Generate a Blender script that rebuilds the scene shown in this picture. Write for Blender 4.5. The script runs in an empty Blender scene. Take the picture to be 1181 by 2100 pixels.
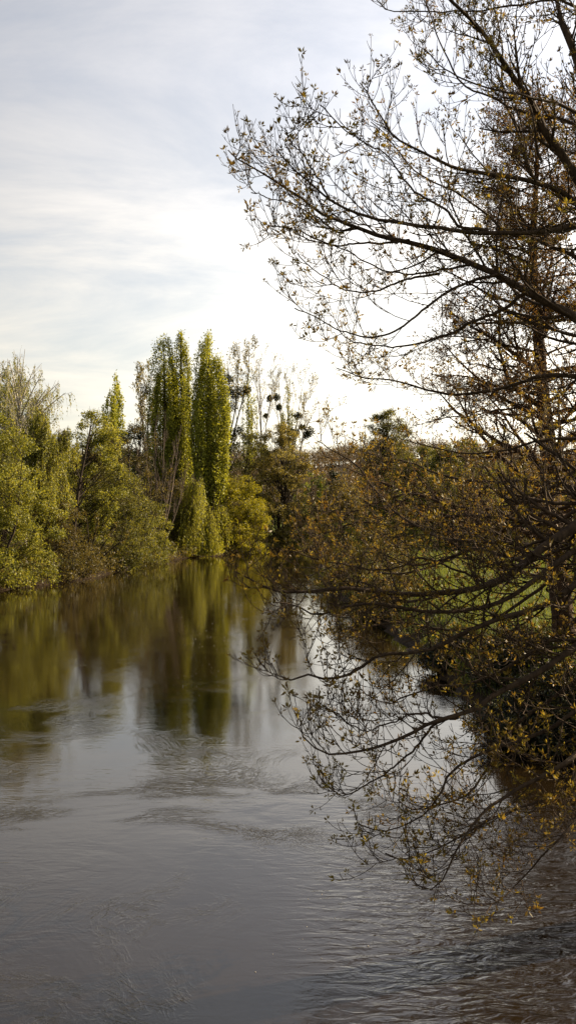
import bpy, math
import numpy as np
from mathutils import Vector

F = 2041.7          # focal length in photo pixels
CAMZ = 5.0
HZ = 1050.0         # photo row of the horizon
rng = np.random.default_rng(7)
scene = bpy.context.scene
COL = scene.collection
UP = np.array([0.0, 0.0, 1.0])


def at(u, v, Y):
    return np.array([(u - 590.5) / F * Y, Y, CAMZ - (v - HZ) / F * Y])


# ------------------------------------------------------------------ materials
def new_mat(name):
    m = bpy.data.materials.new(name)
    m.use_nodes = True
    m.node_tree.nodes.clear()
    return m, m.node_tree.nodes, m.node_tree.links


def ramp(nt, cols, fac):
    r = nt.nodes.new('ShaderNodeValToRGB')
    els = r.color_ramp.elements
    while len(els) < len(cols):
        els.new(0.5)
    for i, c in enumerate(cols):
        els[i].position = i / (len(cols) - 1)
        els[i].color = (*c, 1)
    nt.links.new(fac, r.inputs[0])
    return r.outputs[0]


def leaf_mat(name, cols, trans=0.45, rough=0.5, patch=0.35, spec=0.3):
    m, N, L = new_mat(name)
    geo = N.new('ShaderNodeNewGeometry')
    tc = N.new('ShaderNodeTexCoord')
    no = N.new('ShaderNodeTexNoise')
    no.inputs['Scale'].default_value = patch
    no.inputs['Detail'].default_value = 3
    L.new(tc.outputs['Object'], no.inputs['Vector'])
    a = N.new('ShaderNodeMath'); a.operation = 'MULTIPLY_ADD'
    L.new(no.outputs['Fac'], a.inputs[0]); a.inputs[1].default_value = 2.2; a.inputs[2].default_value = -0.85
    b = N.new('ShaderNodeMath'); b.operation = 'MULTIPLY_ADD'
    L.new(geo.outputs['Random Per Island'], b.inputs[0]); b.inputs[1].default_value = 0.6
    c = N.new('ShaderNodeMath'); c.operation = 'MULTIPLY'
    L.new(a.outputs[0], c.inputs[0]); c.inputs[1].default_value = 0.5
    L.new(c.outputs[0], b.inputs[2])
    col = ramp(m.node_tree, cols, b.outputs[0])
    p = N.new('ShaderNodeBsdfPrincipled')
    L.new(col, p.inputs['Base Color'])
    p.inputs['Roughness'].default_value = rough
    p.inputs['Specular IOR Level'].default_value = spec
    t = N.new('ShaderNodeBsdfTranslucent')
    g = N.new('ShaderNodeMixRGB'); g.blend_type = 'MULTIPLY'; g.inputs[0].default_value = 1
    L.new(col, g.inputs[1]); g.inputs[2].default_value = (1.75, 1.55, 0.75, 1)
    L.new(g.outputs[0], t.inputs['Color'])
    mx = N.new('ShaderNodeMixShader'); mx.inputs[0].default_value = trans
    L.new(p.outputs[0], mx.inputs[1]); L.new(t.outputs[0], mx.inputs[2])
    o = N.new('ShaderNodeOutputMaterial'); L.new(mx.outputs[0], o.inputs[0])
    return m


def bark_mat(name, c1, c2, scale=9):
    m, N, L = new_mat(name)
    tc = N.new('ShaderNodeTexCoord')
    mp = N.new('ShaderNodeMapping'); mp.inputs['Scale'].default_value = (1, 1, 0.25)
    L.new(tc.outputs['Object'], mp.inputs[0])
    no = N.new('ShaderNodeTexNoise'); no.inputs['Scale'].default_value = scale; no.inputs['Detail'].default_value = 6
    no.inputs['Roughness'].default_value = 0.7
    L.new(mp.outputs[0], no.inputs['Vector'])
    mr = N.new('ShaderNodeMapRange'); mr.inputs[1].default_value = 0.35; mr.inputs[2].default_value = 0.65
    L.new(no.outputs['Fac'], mr.inputs[0])
    col = ramp(m.node_tree, [c1, c2], mr.outputs[0])
    p = N.new('ShaderNodeBsdfPrincipled'); p.inputs['Roughness'].default_value = 0.85
    p.inputs['Specular IOR Level'].default_value = 0.2
    L.new(col, p.inputs['Base Color'])
    bu = N.new('ShaderNodeBump'); bu.inputs['Strength'].default_value = 0.7; bu.inputs['Distance'].default_value = 0.03
    L.new(no.outputs['Fac'], bu.inputs['Height']); L.new(bu.outputs[0], p.inputs['Normal'])
    o = N.new('ShaderNodeOutputMaterial'); L.new(p.outputs[0], o.inputs[0])
    return m


M = dict(
    gold=leaf_mat('leaf_gold', [(0.055, 0.062, 0.011), (0.185, 0.195, 0.03), (0.35, 0.335, 0.085)]),
    olive=leaf_mat('leaf_olive', [(0.032, 0.036, 0.009), (0.11, 0.115, 0.024), (0.25, 0.235, 0.065)]),
    brown=leaf_mat('leaf_brown', [(0.035, 0.028, 0.009), (0.095, 0.080, 0.024), (0.19, 0.17, 0.07)]),
    pale=leaf_mat('leaf_pale', [(0.055, 0.048, 0.014), (0.19, 0.165, 0.05), (0.38, 0.35, 0.14)]),
    green=leaf_mat('leaf_green', [(0.035, 0.05, 0.008), (0.10, 0.13, 0.018), (0.21, 0.23, 0.045)]),
    poplar=leaf_mat('leaf_poplar', [(0.09, 0.10, 0.014), (0.25, 0.27, 0.034), (0.42, 0.43, 0.08)], patch=0.5),
    willow=leaf_mat('leaf_willow', [(0.13, 0.14, 0.018), (0.28, 0.29, 0.03), (0.42, 0.43, 0.08)]),
    lime=leaf_mat('leaf_lime', [(0.09, 0.095, 0.008), (0.24, 0.23, 0.018), (0.37, 0.34, 0.04)]),
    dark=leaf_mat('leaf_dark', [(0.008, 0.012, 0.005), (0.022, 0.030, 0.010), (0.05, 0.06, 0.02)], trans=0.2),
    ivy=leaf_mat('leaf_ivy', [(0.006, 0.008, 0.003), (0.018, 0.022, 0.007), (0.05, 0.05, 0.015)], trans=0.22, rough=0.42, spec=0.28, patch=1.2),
    mist=leaf_mat('leaf_mistletoe', [(0.012, 0.016, 0.005), (0.03, 0.036, 0.010), (0.06, 0.065, 0.02)], trans=0.2),
    wood=leaf_mat('distant_crowns', [(0.05, 0.036, 0.022), (0.095, 0.068, 0.04), (0.12, 0.11, 0.045)], trans=0.3, patch=0.07),
    ash=leaf_mat('leaf_ash', [(0.080, 0.040, 0.013), (0.14, 0.105, 0.024), (0.22, 0.20, 0.042)], trans=0.5, patch=0.9),
    alder=leaf_mat('leaf_alder', [(0.07, 0.032, 0.013), (0.12, 0.07, 0.022), (0.18, 0.14, 0.035)], trans=0.4, patch=0.9),
    grass=leaf_mat('grass_blades', [(0.045, 0.055, 0.012), (0.095, 0.12, 0.02), (0.18, 0.175, 0.06)], trans=0.4),
    bark=bark_mat('bark_dark', (0.018, 0.012, 0.008), (0.055, 0.040, 0.026)),
    ashbark=bark_mat('bark_ash', (0.026, 0.016, 0.009), (0.085, 0.055, 0.031), 14),
    redbark=bark_mat('bark_rough', (0.024, 0.012, 0.006), (0.080, 0.042, 0.023), 14),
    greybark=bark_mat('bark_grey', (0.10, 0.075, 0.058), (0.20, 0.155, 0.12)),
    birch=bark_mat('bark_birch', (0.16, 0.14, 0.11), (0.5, 0.47, 0.42), 3),
)


# ------------------------------------------------------------------ mesh building
class Geo:
    def __init__(s):
        s.v, s.f, s.n = [], [], 0

    def add(s, v, f):
        s.v.append(v.reshape(-1, 3)); s.f.append(f.reshape(-1, 4) + s.n); s.n += v.reshape(-1, 3).shape[0]

    def tubes(s, P, R, k=4):
        """P (M,N,3) polylines, R (M,N) radii"""
        Mn, Nn = P.shape[:2]
        if Mn == 0:
            return
        T = np.gradient(P, axis=1)
        T /= np.linalg.norm(T, axis=2, keepdims=True) + 1e-9
        mt = np.abs(T.mean(1))
        ref = np.zeros((Mn, 3)); ref[np.arange(Mn), np.argmin(mt, axis=1)] = 1
        U = np.cross(T, ref[:, None, :]); U /= np.linalg.norm(U, axis=2, keepdims=True) + 1e-9
        W = np.cross(T, U)
        a = np.linspace(0, 2 * np.pi, k, endpoint=False)
        V = P[:, :, None] + R[:, :, None, None] * (np.cos(a)[None, None, :, None] * U[:, :, None] + np.sin(a)[None, None, :, None] * W[:, :, None])
        idx = np.arange(Mn * Nn * k).reshape(Mn, Nn, k)
        nx = np.roll(idx, -1, axis=2)
        q = np.stack([idx[:, :-1], nx[:, :-1], nx[:, 1:], idx[:, 1:]], axis=-1)
        s.add(V, q)

    def leaves(s, C, D, Ln, Wd):
        """lozenge blades from C along D"""
        n = len(C)
        if n == 0:
            return
        S = np.cross(D, rng.normal(size=(n, 3))); S /= np.linalg.norm(S, axis=1, keepdims=True) + 1e-9
        Ln = np.broadcast_to(Ln, (n,))[:, None]; Wd = np.broadcast_to(Wd, (n,))[:, None]
        v = np.stack([C, C + D * Ln * 0.45 + S * Wd * 0.5, C + D * Ln, C + D * Ln * 0.45 - S * Wd * 0.5], axis=1)
        s.add(v, np.arange(n * 4).reshape(n, 4))

    def build(s, name, mat, parent=None, smooth=False):
        v = np.concatenate(s.v).astype(np.float32); f = np.concatenate(s.f).astype(np.int32)
        me = bpy.data.meshes.new(name)
        me.vertices.add(len(v)); me.vertices.foreach_set('co', v.ravel())
        me.loops.add(f.size); me.loops.foreach_set('vertex_index', f.ravel())
        me.polygons.add(len(f))
        me.polygons.foreach_set('loop_start', np.arange(0, f.size, 4, dtype=np.int32))
        me.polygons.foreach_set('loop_total', np.full(len(f), 4, dtype=np.int32))
        if smooth:
            me.polygons.foreach_set('use_smooth', np.ones(len(f), dtype=bool))
        me.update(calc_edges=True)
        me.materials.append(mat)
        o = bpy.data.objects.new(name, me)
        COL.objects.link(o)
        if parent is not None:
            o.parent = parent
            o.matrix_parent_inverse = parent.matrix_basis.inverted()
        return o


def empty(name, loc, label, cat, group=None):
    o = bpy.data.objects.new(name, None)
    o.location = loc; o.empty_display_size = 0.5
    COL.objects.link(o)
    o['label'] = label; o['category'] = cat
    if group:
        o['group'] = group
    return o


def unit(a):
    return a / (np.linalg.norm(a, axis=-1, keepdims=True) + 1e-9)


def rand_dir(n):
    return unit(rng.normal(size=(n, 3)))


def smooth_line(pts, n):
    """Catmull-Rom through pts (K,D) resampled to n points by length"""
    P = np.asarray(pts, float)
    P = np.vstack([2 * P[0] - P[1], P, 2 * P[-1] - P[-2]])
    out = []
    for i in range(1, len(P) - 2):
        t = np.linspace(0, 1, 12, endpoint=False)[:, None]
        a, b, c, d = P[i - 1], P[i], P[i + 1], P[i + 2]
        out.append(0.5 * (2 * b + (c - a) * t + (2 * a - 5 * b + 4 * c - d) * t ** 2 + (3 * b - a - 3 * c + d) * t ** 3))
    out.append(P[-2][None])
    Q = np.vstack(out)
    s = np.concatenate([[0], np.cumsum(np.linalg.norm(np.diff(Q[:, :3], axis=0), axis=1))])
    tt = np.linspace(0, s[-1], n)
    return np.stack([np.interp(tt, s, Q[:, j]) for j in range(Q.shape[1])], axis=1)


def sample_on(P, t):
    """P (M,N,3), t (M,) in 0..1 -> points and tangents"""
    Mn, Nn = P.shape[:2]
    x = t * (Nn - 1); i = np.minimum(x.astype(int), Nn - 2); f = (x - i)[:, None]
    a = P[np.arange(Mn), i]; b = P[np.arange(Mn), i + 1]
    return a + (b - a) * f, unit(b - a)


def kids(P, R, n, t0, t1, ang, length, up=0.4, rf=0.6, npts=6, wob=0.12, flat=0.0, rmin=0.004, taper=0.5, bias=None):
    """n children on each parent polyline. length: (lo, hi) metres at base, shrinking to the tip by taper"""
    Mn = len(P)
    Pp = np.repeat(P, n, axis=0); Rp = np.repeat(R, n, axis=0)
    K = Mn * n
    t = (np.tile(np.arange(n), Mn) + rng.uniform(0.1, 0.9, K)) / n
    t = t0 + (t1 - t0) * t
    c, T = sample_on(Pp, t)
    r0 = np.array([np.interp(tt, np.linspace(0, 1, Rp.shape[1]), rr) for tt, rr in zip(t, Rp)]) if K < 60000 else Rp.mean(1)
    s = rand_dir(K)
    s[:, 2] *= (1 - flat)
    s = unit(s - T * np.sum(s * T, axis=1, keepdims=True))
    if bias is not None:
        s = unit(s + np.asarray(bias))
        s = unit(s - T * np.sum(s * T, axis=1, keepdims=True))
    a = np.radians(rng.uniform(ang[0], ang[1], K))[:, None]
    d = T * np.cos(a) + s * np.sin(a)
    Ln = rng.uniform(length[0], length[1], K) * (1 - taper * t)
    upv = rng.uniform(0.5, 1.3, K)[:, None] * up
    pts = [c]
    w = rng.normal(size=(K, 3)) * wob
    for i in range(1, npts):
        d = unit(d + UP * upv / (npts - 1) * 1.6 + w / (npts - 1) + rng.normal(size=(K, 3)) * wob / 2.5)
        pts.append(pts[-1] + d * (Ln / (npts - 1))[:, None])
    Pc = np.stack(pts, axis=1)
    rb = np.maximum(r0 * rf, rmin)
    Rc = rb[:, None] * np.linspace(1, 0.45, npts)[None]
    Rc = np.maximum(Rc, rmin * 0.6)
    return Pc, Rc


# ------------------------------------------------------------------ river and ground
LEFT = [(-24, -90), (-20, 20), (-20, 45), (-18.9, 60), (-16.4, 69), (-14.6, 77), (-13.6, 90), (-12.4, 102), (-9, 113), (-3.8, 120),
        (1.2, 127.5), (12, 136), (60, 160), (260, 190)]
RIGHT = [(260, 172), (60, 146), (18, 126), (6, 113), (3.0, 98), (2.2, 75), (2.6, 57), (3.6, 45), (4.2, 38), (4.3, 30), (4.7, 24),
         (5.4, 20), (5.5, 15), (5.7, 10), (6.2, 0), (9, -90)]
POLY = np.array(LEFT + RIGHT, float)


def river_sd(x, y):
    """signed distance to the river polygon, negative in the water"""
    d = np.full(x.shape, 1e9); ins = np.zeros(x.shape, bool)
    for i in range(len(POLY)):
        a, b = POLY[i], POLY[(i + 1) % len(POLY)]
        e = b - a
        t = np.clip(((x - a[0]) * e[0] + (y - a[1]) * e[1]) / (e @ e), 0, 1)
        d = np.minimum(d, np.hypot(x - a[0] - t * e[0], y - a[1] - t * e[1]))
        c = ((a[1] > y) != (b[1] > y)) & (x < (b[0] - a[0]) * (y - a[1]) / (b[1] - a[1] + 1e-12) + a[0])
        ins ^= c
    return np.where(ins, -d, d)


def sst(a, b, x):
    t = np.clip((x - a) / (b - a), 0, 1)
    return t * t * (3 - 2 * t)


def ground_z(x, y):
    x = np.asarray(x, float); y = np.asarray(y, float)
    sd = river_sd(x, y)
    sd = sd + 0.35 * np.sin(x * 1.7 + y * 0.9) * np.sin(y * 1.3 - x * 0.4)
    z = -0.15 + 1.3 * sst(-0.3, 2.6, sd) - 1.3 * sst(0, 4, -sd)
    z = z + np.where(sd > 3, 0.10 * np.sin(x * 0.21 + 1) * np.sin(y * 0.17), 0)
    r = np.hypot(x, y)
    ridge = 25 + 4 * np.sin(x * 0.006 + 1.0) + 3.0 * np.sin(x * 0.021) + 1.5 * np.sin(x * 0.05 + y * 0.02)
    ridge = ridge * (1 - 0.30 * sst(40, 260, x)) * (1 + 0.28 * sst(-60, -200, x))
    z = z + ridge * sst(230, 560, y + 0.1 * np.abs(x)) + 5 * sst(-60, -160, x) * sst(60, 160, y)
    return z


def gz(x, y):
    return float(ground_z(np.array([x]), np.array([y]))[0])


def make_ground():
    ax = np.sinh(np.linspace(-4.6, 4.6, 340)) * 18
    ay = np.sinh(np.linspace(-1.9, 4.6, 400)) * 22 + 30
    X, Y = np.meshgrid(ax, ay)
    Z = ground_z(X, Y)
    V = np.stack([X, Y, Z], -1)
    i = np.arange(X.size).reshape(X.shape)
    q = np.stack([i[:-1, :-1], i[:-1, 1:], i[1:, 1:], i[1:, :-1]], -1)
    g = Geo(); g.add(V, q)
    m, N, L = new_mat('meadow_and_bank')
    tc = N.new('ShaderNodeTexCoord')
    n1 = N.new('ShaderNodeTexNoise'); n1.inputs['Scale'].default_value = 0.25; n1.inputs['Detail'].default_value = 5
    n2 = N.new('ShaderNodeTexNoise'); n2.inputs['Scale'].default_value = 6; n2.inputs['Detail'].default_value = 6
    L.new(tc.outputs['Object'], n1.inputs['Vector']); L.new(tc.outputs['Object'], n2.inputs['Vector'])
    ad = N.new('ShaderNodeMath'); ad.operation = 'MULTIPLY_ADD'
    L.new(n2.outputs['Fac'], ad.inputs[0]); ad.inputs[1].default_value = 0.8
    sb = N.new('ShaderNodeMath'); sb.operation = 'MULTIPLY_ADD'; L.new(n1.outputs['Fac'], sb.inputs[0])
    sb.inputs[1].default_value = 0.9; sb.inputs[2].default_value = -0.4
    L.new(sb.outputs[0], ad.inputs[2])
    grass = ramp(m.node_tree, [(0.04, 0.05, 0.012), (0.095, 0.12, 0.02), (0.18, 0.18, 0.05)], ad.outputs[0])
    # mud near the water line
    ge = N.new('ShaderNodeNewGeometry'); se = N.new('ShaderNodeSeparateXYZ')
    L.new(ge.outputs['Position'], se.inputs[0])
    h = N.new('ShaderNodeMath'); h.operation = 'MULTIPLY_ADD'; L.new(n2.outputs['Fac'], h.inputs[0]); h.inputs[1].default_value = 0.5
    L.new(se.outputs['Z'], h.inputs[2])
    mr = N.new('ShaderNodeMapRange'); mr.inputs[1].default_value = 0.75; mr.inputs[2].default_value = 1.25
    L.new(h.outputs[0], mr.inputs[0])
    mx = N.new('ShaderNodeMixRGB'); L.new(mr.outputs[0], mx.inputs[0])
    mx.inputs[1].default_value = (0.028, 0.018, 0.010, 1); L.new(grass, mx.inputs[2])
    # wooded slope litter high up
    mr2 = N.new('ShaderNodeMapRange'); mr2.inputs[1].default_value = 6; mr2.inputs[2].default_value = 12
    L.new(se.outputs['Z'], mr2.inputs[0])
    mx2 = N.new('ShaderNodeMixRGB'); L.new(mr2.outputs[0], mx2.inputs[0]); L.new(mx.outputs[0], mx2.inputs[1])
    mx2.inputs[2].default_value = (0.05, 0.038, 0.022, 1)
    p = N.new('ShaderNodeBsdfPrincipled'); p.inputs['Roughness'].default_value = 0.9
    p.inputs['Specular IOR Level'].default_value = 0.1
    L.new(mx2.outputs[0], p.inputs['Base Color'])
    bu = N.new('ShaderNodeBump'); bu.inputs['Strength'].default_value = 0.8; bu.inputs['Distance'].default_value = 0.15
    L.new(n2.outputs['Fac'], bu.inputs['Height']); L.new(bu.outputs[0], p.inputs['Normal'])
    o = N.new('ShaderNodeOutputMaterial'); L.new(p.outputs[0], o.inputs[0])
    ob = g.build('ground', m, smooth=True)
    ob['kind'] = 'structure'


def make_water():
    g = Geo()
    V = np.array([[-60, -90, 0], [300, -90, 0], [300, 230, 0], [-60, 230, 0]], float)
    g.add(V, np.array([[0, 1, 2, 3]]))
    m, N, L = new_mat('river_water')

    def noise(scale, vec, detail=2, dist=0.0, rough=0.5):
        n = N.new('ShaderNodeTexNoise'); n.inputs['Scale'].default_value = scale
        n.inputs['Detail'].default_value = detail; n.inputs['Distortion'].default_value = dist
        n.inputs['Roughness'].default_value = rough
        L.new(vec, n.inputs['Vector'])
        return n

    def math_(op, a, b, c=None):
        n = N.new('ShaderNodeMath'); n.operation = op
        for i, x in enumerate((a, b, c)):
            if x is None:
                continue
            if isinstance(x, (int, float)):
                n.inputs[i].default_value = x
            else:
                L.new(x, n.inputs[i])
        return n.outputs[0]

    def mrange(x, a, b, c=0.0, d=1.0):
        n = N.new('ShaderNodeMapRange'); n.interpolation_type = 'SMOOTHSTEP'
        L.new(x, n.inputs[0]); n.inputs[1].default_value = a; n.inputs[2].default_value = b
        n.inputs[3].default_value = c; n.inputs[4].default_value = d
        return n.outputs[0]
    tc = N.new('ShaderNodeTexCoord'); P = tc.outputs['Object']
    sep = N.new('ShaderNodeSeparateXYZ'); L.new(P, sep.inputs[0])
    # warp the coordinates so the current makes curling streaks
    wn = noise(0.16, P, 2)
    sc = N.new('ShaderNodeVectorMath'); sc.operation = 'SUBTRACT'; L.new(wn.outputs['Color'], sc.inputs[0]); sc.inputs[1].default_value = (0.5, 0.5, 0.5)
    s2 = N.new('ShaderNodeVectorMath'); s2.operation = 'SCALE'; L.new(sc.outputs[0], s2.inputs[0]); s2.inputs['Scale'].default_value = 9.0
    ad = N.new('ShaderNodeVectorMath'); ad.operation = 'ADD'; L.new(P, ad.inputs[0]); L.new(s2.outputs[0], ad.inputs[1])
    W = ad.outputs[0]
    swirl = noise(0.55, W, 3, 0.5, 0.5)               # broad eddies
    streak = noise(1.6, W, 4, 1.2, 0.6)               # curling lines
    rid = math_('ABSOLUTE', math_('SUBTRACT', streak.outputs['Fac'], 0.5), 0)
    rid = mrange(rid, 0.0, 0.06, 1.0, 0.0)
    streak2 = noise(3.6, W, 4, 1.6, 0.62)
    rid2 = math_('ABSOLUTE', math_('SUBTRACT', streak2.outputs['Fac'], 0.48), 0)
    rid2 = mrange(rid2, 0.0, 0.05, 1.0, 0.0)
    rid = math_('MULTIPLY_ADD', rid2, 0.45, rid)
    mask = mrange(noise(0.33, W, 3).outputs['Fac'], 0.46, 0.68)
    mp = N.new('ShaderNodeMapping'); mp.inputs['Scale'].default_value = (0.5, 1.2, 1); mp.inputs['Rotation'].default_value = (0, 0, 0.22)
    L.new(P, mp.inputs[0])
    ripple = noise(5.0, mp.outputs[0], 3, 0.8)
    calm = mrange(sep.outputs['Y'], 31, 14, 0.12, 1.0)
    rmask = mrange(noise(0.22, P, 2, 0.5).outputs['Fac'], 0.47, 0.66)
    # livelier ripples below the right bank near the camera
    near = math_('MULTIPLY', mrange(sep.outputs['X'], -0.5, 2.0), mrange(sep.outputs['Y'], 19, 13))
    rm = math_('MAXIMUM', math_('MULTIPLY', rmask, 0.11), near)
    rm = math_('MULTIPLY', math_('ADD', rm, 0.05), calm)
    fine = noise(22, P, 2)
    h = math_('MULTIPLY', math_('MULTIPLY', swirl.outputs['Fac'], 0.011), calm)
    h = math_('MULTIPLY_ADD', math_('MULTIPLY', math_('MULTIPLY', rid, mask), calm), 0.0040, h)
    h = math_('MULTIPLY_ADD', math_('MULTIPLY', ripple.outputs['Fac'], rm), 0.036, h)
    h = math_('MULTIPLY_ADD', fine.outputs['Fac'], 0.0006, h)
    bu = N.new('ShaderNodeBump'); bu.inputs['Strength'].default_value = 1.0; bu.inputs['Distance'].default_value = 1.0
    L.new(h, bu.inputs['Height'])
    p = N.new('ShaderNodeBsdfPrincipled')
    p.inputs['Base Color'].default_value = (0.012, 0.0075, 0.003, 1)
    p.inputs['Roughness'].default_value = 0.03
    p.inputs['IOR'].default_value = 1.48
    L.new(bu.outputs[0], p.inputs['Normal'])
    o = N.new('ShaderNodeOutputMaterial'); L.new(p.outputs[0], o.inputs[0])
    ob = g.build('river', m)
    ob['kind'] = 'structure'


make_ground()
make_water()


# ------------------------------------------------------------------ tree makers
PROF = {
    'round': lambda h: np.sqrt(np.clip(1 - (2 * h - 1) ** 2, 0.02, 1)),
    'dome': lambda h: np.clip(np.sqrt(np.clip(1 - h ** 2.2, 0, 1)) * (0.78 + 0.22 * sst(0, 0.15, h)), 0.05, 1),
    'egg': lambda h: np.sqrt(np.clip(1 - np.abs((h - 0.38) / 0.62) ** 2.2, 0.02, 1)) * np.where(h < 0.0, 0, 1),
    'cone': lambda h: np.clip(1.02 - h, 0.04, 1) ** 0.8,
    'column': lambda h: np.clip(sst(-0.1, 0.25, h) * np.clip(1 - ((h - 0.35) / 0.65).clip(0) ** 2.8, 0.03, 1) ** 0.8, 0.05, 1),
}


def env_points(n, prof, rmax, edge=0.42, seed=0, irr=0.18):
    h = rng.uniform(0, 1, n * 4)
    w = PROF[prof](h)
    h = h[rng.uniform(0, 1, n * 4) < w + 0.05][:n]
    n = len(h)
    th = rng.uniform(0, 2 * np.pi, n)
    rad = rmax * PROF[prof](h) * rng.uniform(0, 1, n) ** edge
    rad *= 1 + irr * np.sin(3 * th + seed) * np.sin(7 * h + seed * 2) + irr * np.sin(5 * th + 11 * h + seed)
    return h, th, rad


def leafy(name, label, cat, u, vtop, Y, wpx, vbot, mat, prof='egg', clumps=70, per=170, leaf=(0.24, 0.15), csize=None, bark='bark',
          edge=0.42, group=None, lean=0.0, depth=1.0, vert=0.62, stems=1, dots=None, irr=0.18, trunk=None, twigs=5):
    """a tree or shrub: tapered stems, limbs out to every clump, leaf clumps through the crown"""
    leaf = (leaf[0] * 0.8, leaf[1] * 0.8); per = int(per * 1.5)
    T = at(u, vtop, Y); Bm = at(u, vbot, Y)
    R = wpx / 2 / F * Y
    bx, by = T[0] - lean, Y + 0.2 * R
    zb = gz(bx, by)
    if river_sd(np.array([bx]), np.array([by]))[0] < 0.3:
        zb = max(zb, -0.3)
    base = np.array([bx, by, zb])
    e = empty(name, base, label, cat, group)
    H = T[2] - Bm[2]
    h, th, rad = env_points(clumps, prof, R, edge, seed=u * 0.1, irr=irr)
    C = np.stack([T[0] + rad * np.cos(th), Y + rad * np.sin(th) * depth, Bm[2] + h * H], 1)
    cs = csize or 0.20 * R + 0.25
    C[:, 2] = np.maximum(C[:, 2], 0.25 + 0.3 * rng.uniform(size=len(C)))
    C[:, 2] = np.minimum(C[:, 2], T[2] - cs * 0.4)
    wood = Geo()
    top = np.array([T[0], Y, Bm[2] + 0.88 * H])
    r0 = max(0.07, 0.018 * (T[2] - zb)) / math.sqrt(stems)
    lines = []
    for s in range(stems):
        off = np.array([rng.normal() * 0.5 * R, rng.normal() * 0.3 * R, 0]) if stems > 1 else np.zeros(3)
        b = base + off * 0.25 - UP * 0.25
        t = top + off * 1.1 - UP * (0.25 * H * rng.uniform() if stems > 1 else 0)
        mid = (b + t) / 2 + rng.normal(size=3) * 0.03 * H
        P = smooth_line([b, b * 0.75 + t * 0.25 + rng.normal(size=3) * 0.02 * H, mid, t], 12)
        lines.append(P)
    SP = np.stack(lines)
    wood.tubes(SP, np.linspace(r0, r0 * 0.15, 12)[None].repeat(stems, 0) * np.linspace(1.0, 1.0, 12), 7)
    # limbs
    k = rng.integers(0, stems, len(C))
    hz = np.clip((C[:, 2] - base[2]) / (top[2] - base[2]) - rng.uniform(0.1, 0.35, len(C)), 0.04, 0.95)
    A, _ = sample_on(SP[k], hz)
    mid = A * 0.5 + C * 0.5 + (UP * -0.08 * R + rng.normal(size=(len(C), 3)) * 0.08 * R)
    t = np.linspace(0, 1, 6)[None, :, None]
    LP = A[:, None] * (1 - t) ** 2 + 2 * mid[:, None] * t * (1 - t) + C[:, None] * t ** 2
    wood.tubes(LP, np.linspace(1, 0.3, 6)[None] * (r0 * rng.uniform(0.12, 0.3, len(C)))[:, None], 4)
    # twigs and leaves
    K = len(C)
    out = unit(np.stack([np.cos(th), np.sin(th), 0.5 + 0 * th], 1))
    td = unit(out[:, None] * 0.7 + rng.normal(size=(K, twigs, 3)) * 0.8)
    tw = C[:, None, None] + td[:, :, None] * np.linspace(-0.2, 1.1, 4)[None, None, :, None] * cs
    wood.tubes(tw.reshape(-1, 4, 3), np.broadcast_to(np.linspace(0.014, 0.006, 4), (K * twigs, 4)) * (0.7 + Y / 130), 3)
    n = K * per
    off = rng.normal(size=(K, per, 3))
    off *= (rng.uniform(0.2, 1, (K, per, 1)) ** 0.5) / (np.linalg.norm(off, axis=2, keepdims=True))
    csz = cs * rng.uniform(0.65, 1.3, (K, 1, 1))
    off = off * csz * np.array([1, 1, vert])
    # pull the leaves into little sprays
    nn = 14
    cen = off[:, :nn]
    which = rng.integers(0, nn, (K, per))
    off = cen[np.arange(K)[:, None], which] * 0.85 + rng.normal(size=(K, per, 3)) * cs * 0.16 * np.array([1, 1, 0.8]) + off * 0.12
    LC = (C[:, None] + off).reshape(-1, 3)
    LC = LC[LC[:, 2] > 0.05]
    D = rand_dir(len(LC)) + np.array([0, 0, -0.15]); D = unit(D)
    sz = rng.uniform(0.6, 1.3, len(LC))
    lg = Geo(); lg.leaves(LC, D, leaf[0] * sz, leaf[1] * sz)
    wood.build('trunk', M[bark], e, smooth=True)
    lg.build('crown', M[mat], e)
    return e


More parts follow.
